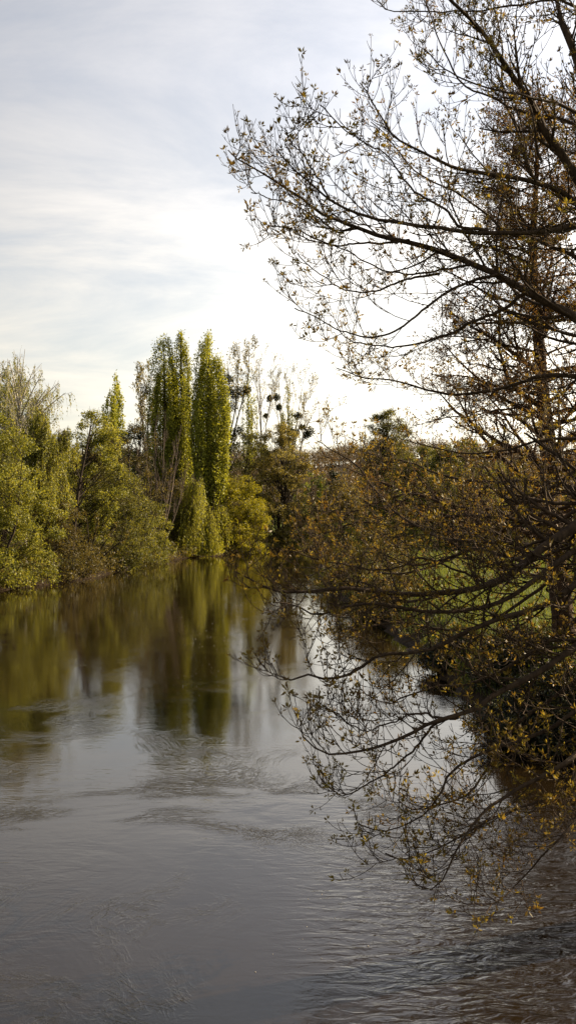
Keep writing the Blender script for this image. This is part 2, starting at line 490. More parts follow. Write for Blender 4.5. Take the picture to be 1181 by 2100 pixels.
def poplar(name, label, u, vtop, Y, wpx, vbot, mat='poplar', stemsn=9, dens=1.0, leaf=(0.205, 0.14), group=None, gap=0.0, vshape='column', pts=None):
    """Lombardy poplar: a sheaf of upright stems, each wrapped in short upright sprays"""
    T = at(u, vtop, Y); Bm = at(u, vbot, Y); R = wpx / 2 / F * Y
    zb = gz(T[0], Y)
    e = empty(name, (T[0], Y, zb), label, 'poplar', group)
    H = T[2] - Bm[2]
    wood = Geo(); lg = Geo()
    base = np.array([T[0], Y, zb - 0.3])
    r0 = 0.3 * H / 22
    lead = smooth_line([base, base * 0.5 + T * 0.5 + np.array([0.15, 0, 0]), T - UP * 0.3], 14)
    wood.tubes(lead[None], np.linspace(r0, 0.02, 14)[None], 8)
    lines = [lead]
    for s in range(stemsn):
        th = rng.uniform(0, 2 * np.pi); rr = R * rng.uniform(0.35, 0.9)
        topf = rng.uniform(0.5, 0.99)
        rt = rr * (0.95 if topf < 0.75 else 0.62)
        h0 = rng.uniform(0.0, 0.3)
        p0 = base + (T - base) * (h0 * 0.5)
        p1 = np.array([T[0] + rr * np.cos(th), Y + rr * np.sin(th), Bm[2] + H * (h0 + 0.18)])
        p2 = np.array([T[0] + rr * np.cos(th), Y + rr * np.sin(th), Bm[2] + H * (h0 + topf) / 2 + 0.1 * H])
        p3 = np.array([T[0] + rt * np.cos(th), Y + rt * np.sin(th), Bm[2] + H * topf])
        lines.append(smooth_line([p0, p1, p2, p3], 14))
    SP = np.stack(lines)
    wood.tubes(SP[1:], np.linspace(r0 * 0.35, 0.015, 14)[None].repeat(len(SP) - 1, 0), 5)
    n = int(42 * dens)
    SR = np.full(SP.shape[:2], 0.05)
    P1, R1 = kids(SP, SR, n, 0.12, 1.0, (18, 38), (0.06 * H, 0.11 * H), up=1.0, rf=0.5, npts=5, rmin=0.012, taper=0.55)
    # keep the sprays inside the outline
    hh = np.clip((P1[:, -1, 2] - Bm[2]) / H, 0, 1)
    ax = np.stack([T[0] + 0 * hh, Y + 0 * hh], 1)
    dd = P1[:, -1, :2] - ax
    lim = R * PROF['column'](hh) * (1 + 0.2 * np.sin(np.arctan2(dd[:, 1], dd[:, 0]) * 4 + hh * 17 + u) + 0.16 * np.sin(np.arctan2(dd[:, 1], dd[:, 0]) * 7 - hh * 41 + u) + 0.2 * rng.normal(size=len(hh)))
    f = np.minimum(1, lim / (np.linalg.norm(dd, axis=1) + 1e-6))
    P1[:, :, :2] = ax[:, None] + (P1[:, :, :2] - ax[:, None]) * (1 + (f[:, None, None] - 1) * np.linspace(0.5, 1, 5)[None, :, None])
    ok = P1[:, -1, 2] < T[2] + 0.1
    if gap:
        ok &= ~((np.abs(P1[:, 2, 0] - T[0] + 0.1 * R) < gap * R) & (hh < 0.72) & (rng.uniform(size=len(hh)) < 0.88))
    P1, R1 = P1[ok], R1[ok]
    wood.tubes(P1, R1, 3)
    per = int(38)
    K = len(P1)
    t = rng.uniform(0.15, 1.05, (K, per))
    c, tg = sample_on(np.repeat(P1, per, 0), np.clip(t.ravel(), 0, 1))
    c = c + rng.normal(size=c.shape) * np.array([0.16, 0.16, 0.28]) * (R / 1.6) ** 0.5
    D = unit(rand_dir(len(c)) + tg * 0.5)
    sz = rng.uniform(0.6, 1.3, len(c))
    keep = (c[:, 2] > 0.4) & (c[:, 2] > Bm[2] - 0.5)
    lg.leaves(c[keep], D[keep], leaf[0] * sz[keep], leaf[1] * sz[keep])
    wood.build('trunk', M['bark'], e, smooth=True)
    lg.build('crown', M[mat], e)
    return e


def strands(start, lengths, n=7, sway=0.12, out=None):
    K = len(start)
    d = np.zeros((K, 3)) if out is None else out * 0.7
    pts = [start]
    dr = rng.normal(size=(K, 3)) * np.array([sway, sway, 0])
    for i in range(1, n):
        d = unit(d * 0.45 + np.array([0, 0, -1.0]) * (0.35 + 0.25 * i) + dr)
        pts.append(pts[-1] + d * (lengths / (n - 1))[:, None])
    return np.stack(pts, 1)


def weeping(name, label, cat, u, vtop, Y, wpx, vbot, mat, bark='bark', nlimb=26, nstr=26, slen=(1.2, 3.0), per=34, leaf=(0.2, 0.06), prof='dome',
            group=None, floor=0.25, topf=1.0, edge=0.4, base_shift=0.0):
    T = at(u, vtop, Y); Bm = at(u, vbot, Y); R = wpx / 2 / F * Y
    bx = T[0] + base_shift
    zb = max(gz(bx, Y), -0.2)
    e = empty(name, (bx, Y, zb), label, cat, group)
    H = T[2] - Bm[2]
    wood = Geo(); lg = Geo()
    base = np.array([bx, Y, zb - 0.3])
    hgt = T[2] - zb
    lead = smooth_line([base, base * 0.6 + T * 0.4 + rng.normal(size=3) * 0.02 * hgt, base * 0.25 + T * 0.75 + rng.normal(size=3) * 0.02 * hgt, T], 14)
    r0 = max(0.06, 0.015 * hgt)
    wood.tubes(lead[None], np.linspace(r0, 0.015, 14)[None], 7)
    h, th, rad = env_points(nlimb, prof, R * 0.9, edge, seed=u * 0.1)
    C = np.stack([T[0] + rad * np.cos(th), Y + rad * np.sin(th), Bm[2] + H * (0.2 + 0.8 * h)], 1)
    A, _ = sample_on(np.repeat(lead[None], len(C), 0), np.clip((C[:, 2] - base[2]) / hgt - 0.22, 0.1, 0.93))
    mid = A * 0.45 + C * 0.55 + UP * 0.12 * R
    t = np.linspace(0, 1, 8)[None, :, None]
    LP = A[:, None] * (1 - t) ** 2 + 2 * mid[:, None] * t * (1 - t) + C[:, None] * t ** 2
    LR = np.linspace(1, 0.25, 8)[None] * rng.uniform(0.2, 0.35, (len(C), 1)) * r0
    wood.tubes(LP, LR, 4)
    S1, SR1 = kids(LP, LR, 5, 0.35, 1.0, (25, 60), (0.25 * R, 0.5 * R), up=0.2, npts=5, rmin=0.01)
    wood.tubes(S1, SR1, 3)
    allp = np.concatenate([S1])
    K = len(allp) * nstr // 5
    src = rng.integers(0, len(allp), K)
    c, tg = sample_on(allp[src], rng.uniform(0.1, 1, K))
    ln = rng.uniform(slen[0], slen[1], K)
    ln = np.minimum(ln, np.maximum(c[:, 2] - floor - rng.uniform(0, 0.5, K), 0.2))
    SPs = strands(c, ln, 7, out=tg)
    wood.tubes(SPs, np.broadcast_to(np.linspace(0.008, 0.004, 7), (K, 7)) * (0.6 + Y / 120), 3)
    cc, tt = sample_on(np.repeat(SPs, per, 0), rng.uniform(0.05, 1, K * per))
    cc = cc + rng.normal(size=cc.shape) * 0.05
    D = unit(tt + rng.normal(size=cc.shape) * 0.45)
    sz = rng.uniform(0.6, 1.3, len(cc))
    lg.leaves(cc, D, leaf[0] * sz, leaf[1] * sz)
    wood.build('trunk', M[bark], e, smooth=True)
    lg.build('crown', M[mat], e)
    return e


def bare(name, label, cat, u, vtop, Y, wpx, vbot, stems, bark='greybark', mat='brown', leafn=6, leaf=(0.16, 0.1), group=None, balls=(),
         n1=10, n2=7, up=0.7, l1=0.26, ang=(22, 48), n3=3, r=0.012, base_u=None, tw=0.0075, alpha=1.0):
    """stems: list of polylines of photo pixels (u, v[, radius px]) growing upward"""
    bu = base_u if base_u is not None else stems[0][0][0]
    b = at(bu, vbot, Y)
    zb = max(gz(b[0], Y), -0.1)
    e = empty(name, (b[0], Y, zb), label, cat, group)
    H = at(u, vtop, Y)[2] - zb
    wood = Geo(); lg = Geo()
    SP, SR = [], []
    for i, st in enumerate(stems):
        pts = []
        dz = 0 if i == 0 else rng.normal() * 0.03 * H
        for j, p in enumerate(st):
            q = at(p[0], p[1], Y); q[1] += dz * j
            pts.append(q)
        if st[0][1] > vbot - 25:
            pts[0][2] = zb - 0.2
        P = smooth_line(pts, 14)
        L_ = np.linalg.norm(P[-1] - P[0])
        SP.append(P); SR.append(np.linspace(r * L_, 0.02, 14))
    SP = np.stack(SP); SR = np.stack(SR)
    wood.tubes(SP, SR, 6)
    Ls = np.linalg.norm(SP[:, -1] - SP[:, 0], axis=1)
    P1s, R1s = [], []
    for i in range(len(SP)):
        P1, R1 = kids(SP[i:i + 1], SR[i:i + 1], n1, 0.3, 1.0, ang, (l1 * Ls[i] * 0.6, l1 * Ls[i] * 1.2), up=up, rf=0.55, npts=6, rmin=0.014, taper=0.55)
        P1s.append(P1); R1s.append(R1)
    P1 = np.concatenate(P1s); R1 = np.concatenate(R1s)
    wood.tubes(P1, R1, 4)
    L1 = np.linalg.norm(P1[:, -1] - P1[:, 0], axis=1).mean()
    P2, R2 = kids(P1, R1, n2, 0.2, 1.0, (20, 50), (0.35 * L1, 0.65 * L1), up=up * 0.7, npts=5, rmin=0.010, taper=0.4)
    wood.tubes(P2, R2, 3)
    P3, R3 = kids(P2, R2, n3, 0.2, 1.0, (20, 50), (0.15 * L1, 0.3 * L1), up=up * 0.5, npts=4, rmin=tw, taper=0.3)
    wood.tubes(P3, R3 , 3)
    if leafn:
        cc, tt = sample_on(np.repeat(P3, leafn, 0), rng.uniform(0.2, 1, len(P3) * leafn))
        cc += rng.normal(size=cc.shape) * 0.05
        sz = rng.uniform(0.5, 1.3, len(cc))
        lg.leaves(cc, unit(tt + rng.normal(size=cc.shape) * 0.7), leaf[0] * sz, leaf[1] * sz)
    wood.build('trunk', M[bark], e, smooth=True)
    if leafn:
        lg.build('crown', M[mat], e)
    for (bu_, bv_, br_) in balls:
        c = at(bu_, bv_, Y) + np.array([0, rng.normal() * 0.15, 0]); R = 1.3 * br_ / F * Y
        g = Geo()
        n = 46
        d = rand_dir(n)
        t = np.linspace(0.0, 0.8, 4)[None, :, None]
        pr = c + d[:, None] * t * R + rng.normal(size=(n, 4, 3)) * 0.03
        g.tubes(pr, np.full((n, 4), 0.016), 3)
        d = rand_dir(300)
        ax_ = rng.uniform(0.85, 1.15, 3)
        cc = c + d * ax_ * R * rng.uniform(0.3, 1.08, (300, 1)) ** 0.7 * (1 + 0.15 * np.sin(d[:, :1] * 7 + bu_))
        g.leaves(cc, unit(d + rng.normal(size=d.shape) * 0.6), 0.25 * rng.uniform(0.6, 1.3, 300), 0.13)
        g.build('mistletoe_ball', M['mist'], e)
    return e


# ------------------------------------------------------------------ left bank, near to far
leafy('riverside_tree', 'tall olive green tree cut by the left edge of the photo, behind the birch', 'tree', 2, 760, 86, 190, 1120, 'gold', 'egg', 120, 190, leaf=(0.2, 0.13))
leafy('riverside_tree', 'broad golden green leafy tree at the far left, its leaves hanging down to the water', 'tree', -12, 850, 66, 225, 1208, 'gold', 'egg', 210, 200, leaf=(0.17, 0.11), edge=0.33, stems=3)
weeping('birch_tree', 'slender white-stemmed birch with thin drooping twigs, tallest tree at the left edge', 'birch', 52, 716, 76, 190, 1000, 'gold', 'birch', nlimb=70, nstr=18,
        slen=(0.7, 2.0), per=12, leaf=(0.13, 0.07), prof='egg')
weeping('weeping_birch', 'pale green weeping tree drooping between the golden tree and the leaning trunk', 'tree', 95, 835, 72, 150, 1090, 'gold', prof='egg', nlimb=60, nstr=30,
        slen=(0.8, 1.9), per=24, leaf=(0.15, 0.07), floor=2.4)
leafy('bank_shrub', 'dark brown shrub overhanging the water beside the golden leafy tree', 'shrub', 128, 1030, 72.5, 135, 1200, 'brown', 'dome', 70, 150, leaf=(0.15, 0.10), stems=5, edge=0.5)
e = leafy('leaning_trunk_tree', 'golden green tree with a dark bare trunk leaning right, left of the small distant poplar', 'tree', 192, 845, 84, 140, 1110, 'gold', 'egg', 80, 150, leaf=(0.18, 0.12), lean=1.6)
g = Geo()
P = smooth_line([at(148, 1130, 80.5), at(155, 1060, 80.5), at(164, 990, 80.5), at(176, 930, 80.7), at(187, 872, 81)], 16)
R_ = np.linspace(0.19, 0.05, 16)
g.tubes(P[None], R_[None], 8)
P1, R1 = kids(P[None], R_[None], 14, 0.3, 1, (35, 65), (0.8, 2.0), up=0.3, rmin=0.015)
g.tubes(P1, R1, 4)
g.build('limb', M['bark'], e, smooth=True)
leafy('riverside_tree', 'thin brownish olive tree behind the shrub bank, right of the leaning trunk', 'tree', 262, 872, 102, 150, 1100, 'brown', 'egg', 70, 90, leaf=(0.2, 0.12), twigs=9)
leafy('bank_shrub', 'wide olive shrub mass sweeping down to the left shore, below the bare grey stems', 'shrub', 240, 950, 87, 190, 1180, 'olive', 'dome', 150, 170, leaf=(0.17, 0.11), stems=7, edge=0.4)
leafy('bank_shrub', 'yellow green low shrub at the waterline left of the weeping willow', 'shrub', 305, 1035, 97, 95, 1163, 'gold', 'dome', 70, 150, leaf=(0.18, 0.11), stems=5)
bare('bare_shrub', 'leafless shrub with dark slanting stems over the water at the left shore', 'shrub', 200, 1040, 79, 80, 1160,
     [[(178, 1172), (190, 1120), (202, 1060)], [(182, 1172), (210, 1120), (236, 1085)], [(176, 1170), (182, 1110), (178, 1060)], [(186, 1165), (225, 1130), (262, 1100)]],
     bark='bark', mat='brown', n1=6, n2=4, n3=2, leafn=4, r=0.022, leaf=(0.15, 0.09))
leafy('riverside_tree', 'shadowy olive tree behind the pale green weeping tree', 'tree', 95, 900, 96, 170, 1165, 'olive', 'egg', 110, 140, leaf=(0.24, 0.15))
leafy('riverside_tree', 'shadowy brown tree behind the wide olive shrub mass', 'tree', 180, 930, 104, 150, 1155, 'brown', 'egg', 110, 140, leaf=(0.24, 0.15))
leafy('riverside_tree', 'brown thicket tree behind the pinkish grey shrub and left of the willow', 'tree', 345, 985, 112, 110, 1148, 'brown', 'egg', 110, 130, leaf=(0.22, 0.14))
leafy('riverside_tree', 'dull green tree filling the gap between the twin poplars and the dark evergreen', 'tree', 330, 890, 130, 130, 1140, 'olive', 'egg', 110, 130, leaf=(0.24, 0.15))
leafy('riverside_tree', 'shadowy green tree behind the willow at the foot of the thick poplar', 'tree', 405, 940, 126, 110, 1140, 'olive', 'egg', 100, 130, leaf=(0.24, 0.15))
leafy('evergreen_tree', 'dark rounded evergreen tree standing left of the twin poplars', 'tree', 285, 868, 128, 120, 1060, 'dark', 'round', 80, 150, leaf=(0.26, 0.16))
leafy('riverside_tree', 'dull green tree behind the leaning trunk, under the small distant poplar', 'tree', 215, 880, 118, 150, 1090, 'olive', 'egg', 80, 130, leaf=(0.24, 0.14))
poplar('poplar_tree', 'small distant poplar with a split top, left of the twin poplars', 237, 768, 160, 56, 940, stemsn=9, dens=0.8, leaf=(0.3, 0.2))
bare('bare_tree', 'thin airy tree with one mistletoe ball, just left of the twin poplars', 'tree', 300, 742, 140, 60, 1000,
     [[(312, 1080), (305, 950), (303, 850), (300, 770)], [(306, 960), (292, 870), (287, 765)], [(305, 940), (318, 860), (322, 790)]],
     balls=[(300, 800, 9)], n1=14, n2=8, n3=3, leafn=6, leaf=(0.2, 0.13), mat='pale', tw=0.014, r=0.009)
bare('bare_shrub', 'leafless pinkish grey many-stemmed shrub in front of the twin poplars', 'shrub', 330, 870, 106, 110, 1090,
     [[(322, 1120), (312, 1040), (296, 900)], [(324, 1120), (322, 1020), (318, 885)], [(326, 1120), (333, 1010), (338, 880)], [(328, 1120), (350, 1020), (366, 900)],
      [(320, 1120), (300, 1050), (280, 930)], [(330, 1120), (362, 1050), (385, 960)], [(326, 1120), (340, 1040), (352, 930)]],
     n1=9, n2=6, n3=3, leafn=0, r=0.008, up=0.9, ang=(12, 34), tw=0.011)
poplar('poplar_tree', 'left one of the twin dark Lombardy poplars, its tip leaning left', 336, 688, 119, 76, 1090, stemsn=24, gap=0.03, dens=1.2)
poplar('poplar_tree', 'right one of the twin dark Lombardy poplars, the tallest tip of all', 371, 678, 119.5, 60, 1090, stemsn=18, gap=0.03, dens=1.2)
poplar('poplar_tree', 'thick bright green Lombardy poplar standing alone right of the twin poplars', 427, 685, 116.5, 92, 1040, stemsn=34, dens=1.1)
poplar('poplar_tree', 'short young poplar nestled against the right foot of the thick poplar', 449, 868, 117.5, 42, 1030, stemsn=8, dens=0.8)
weeping('willow_tree', 'weeping willow trailing green curtains into the river below the poplars', 'willow', 394, 978, 111.5, 124, 1148, 'willow', nlimb=46, nstr=34,
        slen=(2.4, 5.5), per=34, leaf=(0.24, 0.06), floor=0.1, prof='dome', edge=0.3)
leafy('bank_shrub', 'bright yellow green rounded bush at the water right of the willow', 'shrub', 482, 978, 120, 128, 1146, 'lime', 'egg', 190, 200, leaf=(0.2, 0.13), edge=0.33, stems=4)
leafy('bank_shrub', 'small yellow green bush between the willow and the thick poplar', 'shrub', 440, 960, 119, 90, 1060, 'lime', 'round', 50, 150, leaf=(0.2, 0.13))
bare('bare_tree', 'bare tree crowded with large mistletoe balls right beside the thick poplar', 'tree', 480, 708, 134, 100, 1000,
     [[(470, 1090), (468, 950), (469, 850), (468, 740)], [(469, 900), (482, 840), (492, 720)], [(469, 930), (490, 850), (508, 780), (512, 715)]],
     bark='bark', balls=[(468, 778, 7), (465, 801, 10), (483, 805, 9), (496, 803, 8), (507, 800, 6), (472, 835, 9), (464, 866, 8), (463, 886, 7), (476, 893, 8), (488, 884, 8)],
     n1=12, n2=7, n3=3, leafn=4, leaf=(0.2, 0.13), mat='pale', tw=0.012, r=0.009)
bare('bare_tree', 'pale fine-twigged bare tree rising above the brown tree with two small mistletoe balls', 'tree', 545, 738, 146, 80, 1000,
     [[(540, 1080), (536, 900), (534, 820), (531, 745)], [(536, 900), (528, 800), (525, 740)], [(540, 930), (548, 860), (557, 815), (562, 760)]],
     balls=[(553, 817, 4), (567, 815, 5), (545, 853, 3)], n1=10, n2=7, n3=3, leafn=2, leaf=(0.18, 0.1), mat='pale', tw=0.011, r=0.007)
poplar('poplar_tree', 'narrow sparse poplar between the mistletoe tree and the bare trees', 508, 768, 150, 44, 960, stemsn=7, dens=0.55, leaf=(0.22, 0.14))
poplar('poplar_tree', 'narrow golden poplar rightmost in the row, beside the leaning bare tree', 590, 792, 148, 42, 960, mat='gold', stemsn=7, dens=0.6, leaf=(0.22, 0.14))
bare('bare_tree', 'upright fine bare tree directly behind the narrow golden poplar', 'tree', 585, 750, 152, 70, 960,
     [[(580, 1060), (577, 900), (574, 820), (570, 760)], [(577, 900), (566, 830), (560, 775)], [(578, 920), (592, 840), (596, 760)]],
     balls=[(572, 835, 4)], n1=10, n2=7, n3=3, leafn=2, leaf=(0.18, 0.1), mat='pale', tw=0.011, r=0.007)
bare('bare_tree', 'bare tree leaning right with mistletoe balls on its low limbs, open sky to its right', 'tree', 650, 770, 138, 110, 960,
     [[(596, 1060), (600, 930), (607, 880), (614, 830), (622, 780)], [(600, 940), (622, 890), (655, 860), (692, 830)], [(602, 920), (620, 850), (640, 790)]],
     balls=[(596, 886, 7), (606, 889, 6), (611, 853, 5), (620, 876, 4), (636, 885, 7), (629, 892, 5)], n1=10, n2=7, n3=3, leafn=3, leaf=(0.18, 0.1), mat='pale', tw=0.011, r=0.007)
leafy('riverside_tree', 'dull brown green tree behind the yellow green bush, under the mistletoe tree', 'tree', 508, 888, 133, 116, 1125, 'olive', 'egg', 110, 130, leaf=(0.22, 0.14), twigs=9)
leafy('riverside_tree', 'large brown tree with pale young leaves at the bend, reaching down to the water', 'tree', 572, 868, 130, 118, 1138, 'pale', 'egg', 190, 150, leaf=(0.22, 0.14), twigs=8, edge=0.36)
leafy('bank_shrub', 'low pale green bush at the waterline where the river bends away', 'shrub', 590, 1085, 129, 75, 1136, 'gold', 'dome', 50, 120, leaf=(0.22, 0.14), stems=3)

# ------------------------------------------------------------------ beyond the bend and right bank, far
leafy('riverside_tree', 'green tree beyond the bend, right of the large brown tree', 'tree', 640, 960, 158, 80, 1120, 'green', 'egg', 70, 130, leaf=(0.26, 0.16))
leafy('bank_shrub', 'olive bush standing in shade beyond the river bend', 'shrub', 634, 1050, 146, 62, 1138, 'olive', 'dome', 50, 120, leaf=(0.24, 0.15), stems=3)
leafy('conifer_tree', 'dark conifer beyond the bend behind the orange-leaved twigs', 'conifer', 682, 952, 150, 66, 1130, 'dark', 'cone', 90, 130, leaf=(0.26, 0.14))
leafy('bank_shrub', 'fresh green bush on the right bank at the river bend', 'shrub', 712, 1072, 108, 92, 1150, 'green', 'round', 70, 160, leaf=(0.2, 0.13), stems=4)
leafy('riverside_tree', 'dark brown green tree right of the conifer beyond the meadow', 'tree', 745, 975, 152, 90, 1120, 'brown', 'egg', 80, 120, leaf=(0.26, 0.15))
leafy('poplar_tree', 'rounded airy pale green tree rising above the wood, left of the dark-trunked tree', 'tree', 794, 842, 138, 112, 1060, 'olive', 'round', 200, 130, leaf=(0.2, 0.13), edge=0.5, twigs=8)
leafy('hedgerow_tree', 'dull green tree at the meadow edge right of the airy pale tree', 'tree', 860, 915, 112, 130, 1118, 'olive', 'egg', 130, 140, leaf=(0.24, 0.15))
leafy('hedgerow_tree', 'dark green broad tree at the meadow edge behind the thicket of twigs', 'tree', 945, 905, 100, 165, 1122, 'olive', 'egg', 150, 150, leaf=(0.22, 0.14))
leafy('hedgerow_tree', 'brown green tree at the meadow edge just left of the dark trunk', 'tree', 1040, 940, 108, 140, 1115, 'brown', 'egg', 130, 140, leaf=(0.22, 0.14))
leafy('hedgerow_tree', 'low green tree at the meadow edge behind the dark trunk', 'tree', 1120, 985, 120, 130, 1108, 'green', 'round', 90, 140, leaf=(0.24, 0.15))
leafy('hedgerow_tree', 'olive tree cut by the right edge of the photo beyond the meadow', 'tree', 1205, 975, 118, 130, 1108, 'olive', 'round', 80, 140, leaf=(0.24, 0.15))
leafy('hedgerow_shrub', 'dark thorn shrub low at the meadow edge left of the dark green broad tree', 'shrub', 800, 1000, 96, 130, 1125, 'olive', 'dome', 90, 140, leaf=(0.22, 0.14), stems=4)
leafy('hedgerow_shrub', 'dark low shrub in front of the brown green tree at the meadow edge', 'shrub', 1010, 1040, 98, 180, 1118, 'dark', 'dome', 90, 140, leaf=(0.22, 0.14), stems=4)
leafy('hedgerow_tree', 'brown twiggy tree beyond the meadow, seen over the bank shrubs', 'tree', 700, 985, 128, 110, 1120, 'brown', 'egg', 110, 130, leaf=(0.24, 0.15))
leafy('bank_shrub', 'brown leafless-looking shrub on the right bank above the bright water', 'shrub', 755, 1085, 62, 170, 1222, 'brown', 'dome', 110, 120, leaf=(0.14, 0.09), stems=5)
leafy('bank_shrub', 'small olive shrub on the right bank nearer than the brown shrub', 'shrub', 790, 1170, 46, 170, 1275, 'brown', 'dome', 100, 130, leaf=(0.11, 0.07), stems=5)
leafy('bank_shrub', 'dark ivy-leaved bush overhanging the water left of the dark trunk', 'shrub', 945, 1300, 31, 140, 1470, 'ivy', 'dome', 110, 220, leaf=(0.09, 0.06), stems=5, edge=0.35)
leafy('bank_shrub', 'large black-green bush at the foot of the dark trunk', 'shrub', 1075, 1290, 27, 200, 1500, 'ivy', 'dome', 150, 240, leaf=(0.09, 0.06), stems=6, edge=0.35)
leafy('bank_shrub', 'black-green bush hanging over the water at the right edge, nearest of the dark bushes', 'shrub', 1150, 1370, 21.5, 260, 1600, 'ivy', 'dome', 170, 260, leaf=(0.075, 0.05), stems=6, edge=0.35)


# ------------------------------------------------------------------ dark-trunked tree on the right bank
def bank_tree():
    Y0 = 30.0
    pts = [(1158, 1330, 24), (1152, 1260, 22), (1143, 1180, 19), (1134, 1100, 18), (1128, 1000, 17), (1121, 900, 15), (1112, 800, 12), (1104, 700, 9.5), (1096, 600, 8), (1092, 500, 6.5),
           (1096, 420, 5), (1100, 340, 4), (1098, 260, 2)]
    P = np.array([np.append(at(p[0], p[1], Y0), 1.15 * p[2] / F * Y0) for p in pts])
    zb = gz(P[0, 0], Y0)
    P[0, 2] = zb - 0.4
    e = empty('bank_tree', (P[0, 0], Y0, zb), 'straight dark-trunked tree with bare spreading limbs standing on the right bank', 'tree')
    Q = smooth_line(P, 40)
    g = Geo(); g.tubes(Q[None, :, :3], Q[None, :, 3] * (1 + 0.06 * rng.normal(size=40))[None], 14)
    g.build('trunk', M['redbark'], e, smooth=True)
    tz = []
    n = 84
    lim_t = np.linspace(0.13, 0.985, n) + rng.uniform(-0.006, 0.006, n)
    groups = [Geo() for _ in range(n)]
    lg = Geo()
    S = Q[None, :, :3].repeat(n, 0)
    c, T = sample_on(S, np.clip(lim_t, 0, 1))
    for i in range(n):
        h = (c[i, 2] - zb) / 16.0
        az = (i * 2.4) % (2 * np.pi) + rng.normal() * 0.3
        # lower limbs are the long ones; most reach out level, the upper ones climb
        L_ = (4.9 - 3.6 * h ** 1.3) * rng.uniform(0.75, 1.12)
        if math.cos(az) < 0.2 and h < 0.62:
            L_ *= 1.15
        if math.cos(az) < 0 and math.sin(az) < 0.3 and h < 0.33:
            L_ *= 1.25
        d = np.array([math.cos(az), math.sin(az), 0.05 + 0.75 * h * rng.uniform(0.4, 1.2)])
        d = unit(d)
        p = [c[i]]
        w = rng.normal(size=3) * 0.1
        rise = rng.uniform(-0.03, 0.07)
        for k in range(1, 10):
            d = unit(d + w * 0.3 + rng.normal(size=3) * 0.10 + UP * rise)
            p.append(p[-1] + d * L_ / 9)
        LP = np.array(p)[None]
        rr = np.interp(lim_t[i], np.linspace(0, 1, 40), Q[:, 3])
        r_ = min(rr * 0.42, 0.025 + 0.013 * L_) * rng.uniform(0.7, 1.15)
        LR = np.linspace(r_, 0.012, 10)[None]
        gg = groups[i]
        gg.tubes(LP, LR, 6)
        K1, KR1 = kids(LP, LR, 10, 0.18, 1.0, (28, 60), (0.34 * L_, 0.52 * L_), up=0.15, npts=7, wob=0.5, rmin=0.008, taper=0.65, flat=0.45)
        gg.tubes(K1, KR1, 4)
        K2, KR2 = kids(K1, KR1, 8, 0.15, 1.0, (25, 65), (0.4, 0.95), up=0.1, npts=5, wob=0.5, rmin=0.006, taper=0.4)
        gg.tubes(K2, KR2, 3)
        K3, KR3 = kids(K2, KR2, 4, 0.15, 1.0, (25, 70), (0.12, 0.34), up=0.05, npts=4, wob=0.5, rmin=0.0042, taper=0.3)
        gg.tubes(K3, KR3, 3)
        m = 6
        cc, tt = sample_on(np.repeat(K3, m, 0), rng.uniform(0.2, 1, len(K3) * m))
        sz = rng.uniform(0.5, 1.3, len(cc))
        lg = Geo()
        lg.leaves(cc, unit(tt + rng.normal(size=cc.shape) * 0.8), 0.055 * sz, 0.032 * sz)
        lo = gg.build('limb', M['redbark'], e, smooth=True)
        lg.build('foliage', M['alder'], lo)


bank_tree()

# ------------------------------------------------------------------ ash tree leaning in from the right
ASH = (6.5, 13.2)
ash_root = empty('ash_tree', (ASH[0], ASH[1], gz(*ASH)), 'big ash tree at the right edge whose leafing boughs spread over the river', 'tree')
g = Geo()
zb = gz(*ASH)
tp = smooth_line([(ASH[0] + 0.4, ASH[1] + 0.1, zb - 0.4, 0.46), (ASH[0] + 0.2, ASH[1], 2.4, 0.36), (ASH[0], ASH[1], 4.5, 0.32), (ASH[0] - 0.1, ASH[1], 7, 0.27),
                  (ASH[0] + 0.4, ASH[1] + 0.2, 10, 0.19), (ASH[0] + 0.5, ASH[1] + 0.1, 14, 0.10), (ASH[0] + 0.2, ASH[1], 18, 0.03)], 40)
g.tubes(tp[None, :, :3], tp[None, :, 3], 16)
g.build('trunk', M['ashbark'], ash_root, smooth=True)

